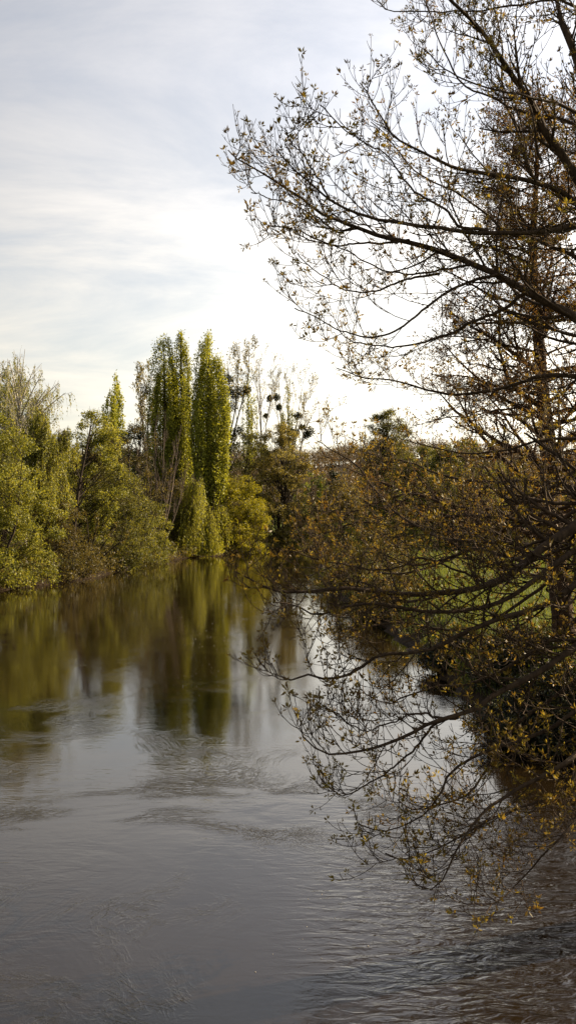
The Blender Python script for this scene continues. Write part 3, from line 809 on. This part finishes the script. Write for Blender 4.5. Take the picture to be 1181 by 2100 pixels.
# every bough: photo pixels (u, v), radius in px at start and end, depth at the frame edge and at the tip
LIMBS = [
    ([(1181, 373), (1113, 269), (1091, 217), (1065, 179), (1016, 108), (979, 56), (923, 0), (868, -60), (800, -120)], 13, 4, 13.0, 12.0, 1),
    ([(1181, 110), (1154, 41), (1143, 0), (1110, -90), (1060, -170)], 10, 4, 13.4, 14.0, 1),
    ([(1181, 227), (1132, 209), (1069, 190), (1024, 183), (949, 164), (905, 140), (870, 100)], 5, 2, 12.2, 11.2, 1),
    ([(1181, 252), (1113, 235), (1061, 224), (1016, 203), (949, 168), (908, 93), (882, 26), (860, -20)], 5, 2, 13.2, 13.8, 1),
    ([(1181, 415), (1151, 392), (1083, 370), (1001, 357), (949, 347), (904, 329), (863, 310), (811, 284), (770, 224), (738, 170)], 9, 2.5, 13.0, 12.2, 1),
    ([(1181, 469), (1122, 476), (1064, 479), (951, 469), (864, 456), (779, 446), (728, 434), (684, 413), (643, 383), (600, 345), (568, 308)], 9, 2.5, 12.6, 11.6, 1),
    ([(1181, 650), (1132, 624), (1074, 592), (1022, 560), (968, 537), (903, 511), (840, 491), (779, 478), (728, 464), (684, 447), (657, 437), (603, 396), (545, 359), (491, 329), (468, 308)], 13, 2.2, 12.6, 12.6, 1),
    ([(1181, 531), (1139, 511), (1097, 489), (1035, 476), (994, 437), (945, 402), (906, 382), (848, 350), (800, 290), (760, 250)], 6, 2, 13.2, 14.2, 1),
    ([(1000, 470), (945, 462), (923, 434), (877, 405), (839, 379), (816, 350), (775, 305), (700, 255), (656, 215)], 5, 2, 12.4, 11.4, 0),
    ([(903, 560), (842, 576), (790, 600), (740, 605), (690, 590), (655, 560), (610, 520)], 4, 1.8, 12.6, 12.2, 0),
    ([(1074, 602), (1026, 634), (955, 666), (900, 692), (840, 710), (780, 712), (720, 700), (690, 670)], 6, 1.8, 12.8, 13.8, 0),
    ([(1022, 563), (961, 582), (877, 634), (816, 682), (760, 700), (700, 680), (650, 650), (604, 632)], 5, 1.8, 12.6, 12.0, 0),
    ([(961, 543), (903, 556), (842, 576), (770, 560), (700, 520), (640, 500), (590, 470)], 4, 1.6, 12.6, 13.4, 0),
    ([(1181, 760), (1120, 760), (1040, 785), (950, 800), (880, 790), (800, 775), (740, 770), (690, 755)], 7, 1.8, 13.4, 14.6, 1),
    ([(840, 491), (780, 500), (700, 500), (640, 490), (590, 470), (560, 465)], 4, 1.8, 12.6, 12.0, 0),
    ([(728, 464), (690, 470), (650, 440), (600, 415), (540, 400), (515, 395)], 3.5, 1.6, 12.6, 12.8, 0),
    ([(684, 413), (640, 350), (600, 290), (583, 262)], 3, 1.5, 11.8, 11.6, 0),
    ([(1181, 20), (1120, 10), (1040, 20), (960, 30), (880, 25), (800, 20), (772, 0)], 4, 1.8, 13.4, 14.4, 1),
    ([(1100, 380), (1070, 300), (1035, 200), (1030, 120), (1015, 40), (1010, -40)], 5, 2.5, 13.6, 14.6, 0),
    ([(1110, 330), (1090, 240), (1065, 150), (1055, 60), (1070, -30)], 4, 2, 12.6, 12.0, 0),
    # middle tier, drooping towards the river
    ([(1181, 1078), (1120, 1119), (1079, 1152), (1032, 1186), (971, 1207), (883, 1220), (781, 1217), (700, 1212), (620, 1218), (560, 1213), (520, 1195), (482, 1172)], 15, 2.2, 12.2, 11.0, 1),
    ([(1095, 1140), (1069, 1149), (1018, 1135), (971, 1125), (916, 1146), (849, 1159), (790, 1140), (740, 1105), (700, 1090)], 7, 2, 12.4, 15, 0),
    ([(1110, 1125), (1086, 1115), (1045, 1108), (950, 1102), (903, 1098), (859, 1078), (815, 1051), (775, 1010), (735, 960), (690, 930), (652, 905)], 7, 2, 12.4, 15.5, 0),
    ([(1181, 1050), (1106, 1081), (1018, 1064), (923, 1061), (840, 1085), (735, 1075), (657, 1095), (625, 1090)], 7, 2, 14.0, 18.5, 1),
    ([(1181, 1000), (1110, 985), (1020, 985), (930, 975), (850, 950), (780, 935), (720, 915)], 6, 2, 14.2, 18, 1),
    ([(1181, 1120), (1110, 1170), (1030, 1230), (940, 1255), (850, 1250), (760, 1235), (680, 1255), (640, 1262), (600, 1240), (560, 1235)], 9, 2, 12.0, 10.8, 1),
    ([(1000, 1200), (930, 1170), (860, 1150), (780, 1175), (700, 1165), (640, 1150), (600, 1130)], 4, 1.8, 12.0, 11.4, 0),
    ([(1181, 900), (1110, 905), (1030, 925), (950, 930), (880, 915), (820, 900)], 5, 1.8, 13.8, 15, 1),
    ([(1181, 1030), (1090, 1060), (1000, 1105), (910, 1150), (820, 1175), (740, 1165), (680, 1140), (640, 1105)], 6, 1.8, 14.4, 19, 1),
    ([(1181, 1150), (1100, 1215), (1010, 1275), (920, 1295), (830, 1280), (750, 1290), (700, 1300), (670, 1280)], 6, 1.8, 13.8, 17, 1),
    ([(1181, 960), (1100, 1010), (1010, 1040), (920, 1030), (840, 1010), (770, 1030), (700, 1050), (650, 1020)], 6, 1.8, 14.2, 18.5, 1),
    ([(900, 1220), (830, 1235), (760, 1200), (690, 1190), (650, 1170), (620, 1165)], 4, 1.8, 12.6, 15, 0),
    # lower tier
    ([(1181, 1200), (1100, 1250), (980, 1290), (900, 1330), (840, 1345), (779, 1350), (724, 1383), (677, 1396), (630, 1386), (590, 1394), (565, 1379), (557, 1360)], 9, 2, 11.8, 10.6, 1),
    ([(1181, 1330), (1103, 1385), (1018, 1430), (984, 1455), (927, 1472), (876, 1489), (800, 1522), (757, 1538), (700, 1550), (660, 1545), (628, 1522), (617, 1484)], 10, 2, 11.4, 10.4, 1),
    ([(940, 1470), (914, 1478), (870, 1525), (844, 1554), (800, 1585), (757, 1608), (714, 1630), (680, 1620), (659, 1597)], 4.5, 1.8, 11.2, 10.8, 0),
    ([(905, 1474), (887, 1472), (844, 1470), (800, 1488), (757, 1500), (720, 1490), (690, 1462)], 4, 1.6, 11.2, 10.6, 0),
    ([(1181, 1540), (1140, 1574), (1086, 1601), (1032, 1628), (991, 1655), (964, 1689), (930, 1740), (910, 1790), (890, 1822), (852, 1815)], 8, 1.8, 10.8, 10.0, 1),
    ([(1181, 1460), (1086, 1515), (1000, 1545), (923, 1585), (903, 1631), (866, 1675), (832, 1692), (781, 1705), (735, 1690)], 6, 1.6, 11.4, 10.6, 1),
    ([(1181, 1590), (1120, 1640), (1060, 1665), (980, 1700), (930, 1730), (870, 1755), (830, 1762), (790, 1750)], 5, 1.6, 10.8, 10.4, 1),
    ([(1181, 1680), (1140, 1726), (1072, 1798), (1028, 1847), (985, 1860), (969, 1841)], 3.5, 1.4, 10.6, 10.2, 1),
    ([(1181, 1270), (1110, 1320), (1030, 1370), (960, 1400), (900, 1405), (850, 1420), (800, 1440), (760, 1430)], 7, 1.8, 12.4, 12.4, 1),
    ([(1181, 1400), (1110, 1450), (1050, 1500), (990, 1590), (960, 1630), (900, 1650), (850, 1660), (815, 1640)], 6, 1.8, 12.2, 12.0, 1),
]
tiplist = []


def leaf_sprays(g, P, R, nodes=1, size=1.0, nl=8):
    """rosettes of young pinnate leaflets at the tip of every twig and at nodes down it"""
    for j in range(nodes + 1):
        K = len(P)
        vig = 0.55 + 0.45 * np.sin(P[:, 0, 0] * 3.1 + P[:, 0, 2] * 2.3) * np.sin(P[:, 0, 1] * 2.7 - P[:, 0, 2] * 3.7)
        t = np.ones(K) if j == 0 else rng.uniform(0.15, 0.85, K)
        sel = (rng.uniform(size=K) < 0.35 + 0.9 * vig) if j == 0 else (rng.uniform(size=K) < 0.75 * vig)
        c, T = sample_on(P[sel], np.clip(t[sel], 0, 1))
        K = len(c)
        if K == 0:
            continue
        m = nl + 2 if j == 0 else max(3, nl // 2)
        big = rng.uniform(0.5, 1.2, K) * size * (1 if j == 0 else 0.65)
        cc = np.repeat(c, m, 0); TT = np.repeat(T, m, 0); bb = np.repeat(big, m)
        d = unit(TT * 0.55 + UP * 0.3 + rng.normal(size=cc.shape) * 0.75)
        cc = cc + d * (rng.uniform(0, 0.03, len(cc)) * bb)[:, None]
        g.leaves(cc, d, 0.064 * bb * rng.uniform(0.6, 1.25, len(cc)), 0.021 * bb)


def bough(P, R, dens=1.0, reach=1.0):
    """one bough with all the twigs it carries, and their leaves as its sub-part"""
    g = Geo(); lg = Geo()
    g.tubes(P[None], R[None], 9)
    L_ = np.linalg.norm(np.diff(P, axis=0), axis=1).sum()
    n1 = max(5, int(L_ * 4.0 * dens))
    a0 = 0.30 if L_ > 6.5 else 0.12
    K1, R1 = kids(P[None], R[None], n1, a0, 0.99, (28, 62), (1.0 * reach, 1.9 * reach), up=0.42, npts=10, wob=0.22, rf=0.42, rmin=0.0058, taper=0.80, bias=(-0.1, 0, -0.25))
    g.tubes(K1, R1, 5)
    K2, R2 = kids(K1, R1, 5, 0.15, 0.95, (32, 60), (0.30, 0.70), up=0.75, npts=8, wob=0.12, rf=0.7, rmin=0.0046, taper=0.35)
    g.tubes(K2, R2, 4)
    K3, R3 = kids(K2, R2, 2, 0.3, 0.9, (35, 60), (0.05, 0.20), up=0.8, npts=4, wob=0.1, rf=0.8, rmin=0.0042, taper=0.3)
    g.tubes(K3, R3, 4)
    leaf_sprays(lg, K1, R1, 1)
    leaf_sprays(lg, K2, R2, 0)
    leaf_sprays(lg, K3[::2], R3[::2], 0, 0.75, 6)
    o = g.build('bough', M['ashbark'], ash_root, smooth=True)
    lg.build('foliage', M['ash'], o)


for (px, r0, r1, y0, y1, join) in LIMBS:
    n = len(px)
    pp = []
    for i, (u, v) in enumerate(px):
        f = i / (n - 1)
        Yd = y0 + (y1 - y0) * f + 0.12 * math.sin(i * 1.9 + u)
        rr = 0.74 * (r0 + (r1 * 0.6 - r0) * f ** 0.75)
        pp.append(np.append(at(u, v, Yd), rr / F * Yd))
    pp = np.array(pp)
    if join:
        s = (pp[0] - pp[1]); k = (ASH[0] - pp[0, 0]) / max(s[0], 0.05)
        z = np.clip(pp[0, 2] + s[2] * k * 0.85, 2.6, 15)
        start = np.array([ASH[0] - 0.05, ASH[1], z, pp[0, 3] * 1.5])
        mid = pp[0] * 0.5 + start * 0.5 + np.array([0, 0, 0.15 * (1 if s[2] > 0 else -1) * min(1, abs(z - pp[0, 2])), 0])
        pp = np.vstack([start, mid, pp])
    Q = smooth_line(pp, 44)
    wn = np.cumsum(rng.normal(size=(44, 3)) * 0.008, axis=0); wn -= np.linspace(0, 1, 44)[:, None] * wn[-1]
    bough(Q[:, :3] + wn, np.maximum(Q[:, 3], 0.007), 0.86 if px[0][1] < 800 else 0.95, 0.85 if n < 8 else 1.0)

# the rest of the crown, above and behind the frame
for i in range(12):
    az = math.radians([200, 160, 100, 60, 20, -20, -40, 80, 140, 220, 180, 0][i])
    z0 = 5.5 + 0.9 * i
    L_ = 5.5 - 0.2 * i
    st = np.array([ASH[0], ASH[1], z0])
    d = unit(np.array([math.cos(az), math.sin(az) * 0.8, 0.55 + 0.04 * i]))
    if abs(math.degrees(az)) > 90:
        z0 = max(z0, 12.2); st[2] = z0
    P = smooth_line([st, st + d * L_ * 0.4, st + d * L_ * 0.75 + UP * 0.3, st + d * L_ + UP * 0.9], 30)
    bough(P, np.linspace(0.09, 0.012, 30), 0.8)


# ------------------------------------------------------------------ distant wooded ridge, bank grass, foam
def distant_wood():
    g = Geo()
    n = 1500
    y = rng.uniform(250, 620, n); x = rng.uniform(-0.42, 0.42, n) * y
    z = ground_z(x, y)
    H = rng.uniform(8, 14, n)
    base = np.stack([x, y, z - 0.5], 1)
    tip = base + np.stack([rng.normal(size=n) * 0.5, rng.normal(size=n) * 0.5, H], 1)
    t = np.linspace(0, 1, 4)[None, :, None]
    g.tubes(base[:, None] * (1 - t) + tip[:, None] * t, np.broadcast_to(np.linspace(0.3, 0.05, 4), (n, 4)), 4)
    m = 220
    off = rng.normal(size=(n, m, 3)); off *= rng.uniform(0.3, 1, (n, m, 1)) / np.linalg.norm(off, axis=2, keepdims=True)
    c = (base + UP * (H * 0.62)[:, None])[:, None] + off * np.stack([H * 0.36, H * 0.36, H * 0.42], 1)[:, None]
    c = c.reshape(-1, 3)
    D = unit(rand_dir(len(c)) * np.array([1, 1, 1.3]) + UP * 0.6)
    g.leaves(c, D, rng.uniform(0.6, 1.5, len(c)), rng.uniform(0.12, 0.4, len(c)))
    o = g.build('distant_wood', M['wood'])
    o['kind'] = 'stuff'; o['label'] = 'hazy brown leafless wood covering the low hills on the horizon'; o['category'] = 'woodland'


def undergrowth():
    """brambles and low scrub filling the foot of the left bank and far bank"""
    g = Geo()
    pts = np.array(LEFT[2:13], float)
    seg = np.diff(pts, axis=0); ln = np.linalg.norm(seg, axis=1)
    n = 3600
    k = rng.choice(len(seg), n, p=ln / ln.sum()); t = rng.uniform(size=n)
    p = pts[k] + seg[k] * t[:, None]
    nrm = np.stack([-seg[k][:, 1], seg[k][:, 0]], 1) / ln[k][:, None]
    p = p + nrm * rng.uniform(-0.3, 7, n)[:, None]
    z = ground_z(p[:, 0], p[:, 1])
    m = 26
    c = np.stack([p[:, 0], p[:, 1], np.maximum(z, 0.1) + rng.uniform(0.1, 1.0, n)], 1)[:, None] + rng.normal(size=(n, m, 3)) * np.array([0.5, 0.5, 0.35])
    c = c.reshape(-1, 3); c = c[c[:, 2] > 0.03]
    g.leaves(c, rand_dir(len(c)), rng.uniform(0.12, 0.25, len(c)), 0.09)
    o = g.build('undergrowth', M['brown']); o['kind'] = 'stuff'
    o['label'] = 'low brambles and scrub along the foot of the left bank'; o['category'] = 'undergrowth'


def bank_grass():
    g = Geo()
    pts = np.array(RIGHT[2:14], float)
    n = 60000
    y = 14 + 116 * rng.uniform(size=n) ** 1.5
    xe = np.interp(y, pts[::-1][:, 1], pts[::-1][:, 0])
    x = xe + rng.uniform(0, 1, n) ** 1.5 * np.minimum(30, y * 0.32)
    z = ground_z(x, y)
    ok = z > 0.15
    c = np.stack([x, y, z - 0.02], 1)[ok]
    d = unit(np.array([0, 0, 1.0]) + rng.normal(size=c.shape) * np.array([0.35, 0.35, 0.1]))
    sc = 0.6 + c[:, 1] / 60
    g.leaves(c, d, rng.uniform(0.15, 0.42, len(c)) * sc ** 0.5, 0.018 * sc * 1.4)
    o = g.build('meadow_grass', M['grass']); o['kind'] = 'stuff'
    o['label'] = 'bright green rough grass on the right bank meadow'; o['category'] = 'grass'


def foam():
    g = Geo()
    n = 420
    out = []
    for (u0, v0, su, sv, k) in [(430, 1300, 45, 35, 90), (420, 1390, 60, 18, 40), (520, 1260, 60, 14, 60), (660, 1920, 60, 60, 14)]:
        for _ in range(k):
            u = rng.normal(u0, su); v = rng.normal(v0, sv)
            if v < 1175:
                continue
            Y = CAMZ * F / (v - HZ)
            out.append(((u - 590.5) / F * Y, Y))
    p = np.array(out)
    sd = river_sd(p[:, 0], p[:, 1]); p = p[sd < -0.4]
    for (x, y) in p:
        r = (0.005 + 0.012 * rng.uniform() ** 2) * (0.55 + y / 45)
        a = np.linspace(0, 2 * np.pi, 8, endpoint=False) + rng.uniform()
        rr = r * rng.uniform(0.6, 1.2, 8)
        top = np.stack([x + rr * np.cos(a) * 0.6, y + rr * np.sin(a) * 0.6, np.full(8, 0.006)], 1)
        bot = np.stack([x + rr * np.cos(a), y + rr * np.sin(a), np.full(8, -0.002)], 1)
        i = np.arange(8); j = (i + 1) % 8
        g.add(np.vstack([bot, top]), np.vstack([np.stack([i, j, j + 8, i + 8], 1), [[8, 9, 10, 11], [8, 11, 12, 15], [12, 13, 14, 15]]]))
    m, N, L = new_mat('foam')
    q = N.new('ShaderNodeBsdfPrincipled'); q.inputs['Base Color'].default_value = (0.3, 0.27, 0.22, 1); q.inputs['Roughness'].default_value = 0.7
    o_ = N.new('ShaderNodeOutputMaterial'); L.new(q.outputs[0], o_.inputs[0])
    o = g.build('foam', m); o['kind'] = 'stuff'; o['label'] = 'small pale flecks of foam drifting on the river'; o['category'] = 'foam'


distant_wood()
undergrowth()
bank_grass()
foam()

# ------------------------------------------------------------------ light, sky, camera
SUN_AZ = math.radians(66)      # right of the view direction
SUN_EL = math.radians(26)
sd = Vector((math.sin(SUN_AZ) * math.cos(SUN_EL), math.cos(SUN_AZ) * math.cos(SUN_EL), math.sin(SUN_EL)))
lamp = bpy.data.lights.new('sun', 'SUN'); lamp.energy = 5.0; lamp.angle = math.radians(0.5); lamp.color = (1.0, 0.80, 0.54)
lo = bpy.data.objects.new('sun', lamp); lo.rotation_euler = sd.to_track_quat('Z', 'Y').to_euler(); COL.objects.link(lo)

w = bpy.data.worlds.new('World'); scene.world = w; w.use_nodes = True
N, L = w.node_tree.nodes, w.node_tree.links
N.clear()
sky = N.new('ShaderNodeTexSky'); sky.sky_type = 'NISHITA'; sky.sun_disc = False
sky.sun_elevation = SUN_EL; sky.sun_rotation = SUN_AZ; sky.air_density = 1.0; sky.dust_density = 2.0
tc = N.new('ShaderNodeTexCoord'); sep = N.new('ShaderNodeSeparateXYZ'); L.new(tc.outputs['Generated'], sep.inputs[0])


def wm(op, a, b, c=None):
    n = N.new('ShaderNodeMath'); n.operation = op
    for i, x in enumerate((a, b, c)):
        if x is None:
            continue
        if isinstance(x, (int, float)):
            n.inputs[i].default_value = x
        else:
            L.new(x, n.inputs[i])
    return n.outputs[0]


zz = wm('ADD', wm('MAXIMUM', sep.outputs['Z'], 0.0), 0.16)
cb = N.new('ShaderNodeCombineXYZ')
L.new(wm('DIVIDE', sep.outputs['X'], zz), cb.inputs[0]); L.new(wm('DIVIDE', sep.outputs['Y'], zz), cb.inputs[1])
mp = N.new('ShaderNodeMapping'); mp.inputs['Rotation'].default_value = (0, 0, math.radians(-16)); mp.inputs['Scale'].default_value = (0.85, 1.6, 1)
mp.inputs['Location'].default_value = (3.1, 1.7, 0)
L.new(cb.outputs[0], mp.inputs[0])
n1 = N.new('ShaderNodeTexNoise'); n1.inputs['Scale'].default_value = 1.1; n1.inputs['Detail'].default_value = 10; n1.inputs['Roughness'].default_value = 0.62; n1.inputs['Distortion'].default_value = 0.5
L.new(mp.outputs[0], n1.inputs['Vector'])
mr = N.new('ShaderNodeMapRange'); mr.interpolation_type = 'SMOOTHSTEP'; mr.inputs[1].default_value = 0.30; mr.inputs[2].default_value = 0.68; mr.inputs[3].default_value = 0.6; mr.inputs[4].default_value = 1.0
L.new(n1.outputs['Fac'], mr.inputs[0])
# veil brightness grows towards a bright cloud area set apart from the sun
dt = N.new('ShaderNodeVectorMath'); dt.operation = 'DOT_PRODUCT'; L.new(tc.outputs['Generated'], dt.inputs[0]); dt.inputs[1].default_value = (math.sin(math.radians(42)) * math.cos(math.radians(16)), math.cos(math.radians(42)) * math.cos(math.radians(16)), math.sin(math.radians(16)))
glow = wm('POWER', wm('MAXIMUM', dt.outputs['Value'], 0.0), 3.0)
low = N.new('ShaderNodeMapRange'); low.interpolation_type = 'SMOOTHSTEP'; L.new(sep.outputs['Z'], low.inputs[0])
low.inputs[1].default_value = 0.02; low.inputs[2].default_value = 0.50; low.inputs[3].default_value = 1.22; low.inputs[4].default_value = 0.74
lg2 = N.new('ShaderNodeMapRange'); lg2.interpolation_type = 'SMOOTHSTEP'; L.new(sep.outputs['Z'], lg2.inputs[0])
lg2.inputs[1].default_value = 0.0; lg2.inputs[2].default_value = 0.42; lg2.inputs[3].default_value = 10.5; lg2.inputs[4].default_value = 8.5
vb = wm('MULTIPLY_ADD', glow, lg2.outputs[0], 2.7)
vb = wm('MULTIPLY', vb, wm('MULTIPLY_ADD', n1.outputs['Fac'], 0.7, 0.66))
vb = wm('MULTIPLY', vb, low.outputs[0])
warm = N.new('ShaderNodeMapRange'); L.new(sep.outputs['Z'], warm.inputs[0])
warm.inputs[1].default_value = 0.0; warm.inputs[2].default_value = 0.40; warm.inputs[3].default_value = 0.70; warm.inputs[4].default_value = 1.02
cc = N.new('ShaderNodeCombineColor'); L.new(wm('MULTIPLY', vb, 1.0), cc.inputs[0])
L.new(wm('MULTIPLY', vb, wm('MULTIPLY_ADD', warm.outputs[0], 0.25, 0.735)), cc.inputs[1]); L.new(wm('MULTIPLY', vb, warm.outputs[0]), cc.inputs[2])
mx = N.new('ShaderNodeMixRGB'); L.new(mr.outputs[0], mx.inputs[0]); L.new(sky.outputs[0], mx.inputs[1]); L.new(cc.outputs[0], mx.inputs[2])
bg = N.new('ShaderNodeBackground'); bg.inputs['Strength'].default_value = 0.08
L.new(mx.outputs[0], bg.inputs[0])
ow = N.new('ShaderNodeOutputWorld'); L.new(bg.outputs[0], ow.inputs[0])

cam = bpy.data.cameras.new('camera'); cam.sensor_fit = 'VERTICAL'; cam.sensor_height = 36; cam.lens = 36 * F / 2100
cam.clip_end = 6000; cam.clip_start = 0.05
co = bpy.data.objects.new('camera', cam); co.location = (0, 0, CAMZ); co.rotation_euler = (math.pi / 2, 0, 0); COL.objects.link(co)
scene.camera = co
vs = scene.view_settings
vs.view_transform = 'Standard'; vs.look = 'None'; vs.exposure = 1.27; vs.gamma = 1.0; vs.use_curve_mapping = False
scene.cycles.max_bounces = 8; scene.cycles.diffuse_bounces = 3; scene.cycles.glossy_bounces = 3; scene.cycles.transmission_bounces = 4
scene.cycles.use_denoising = True
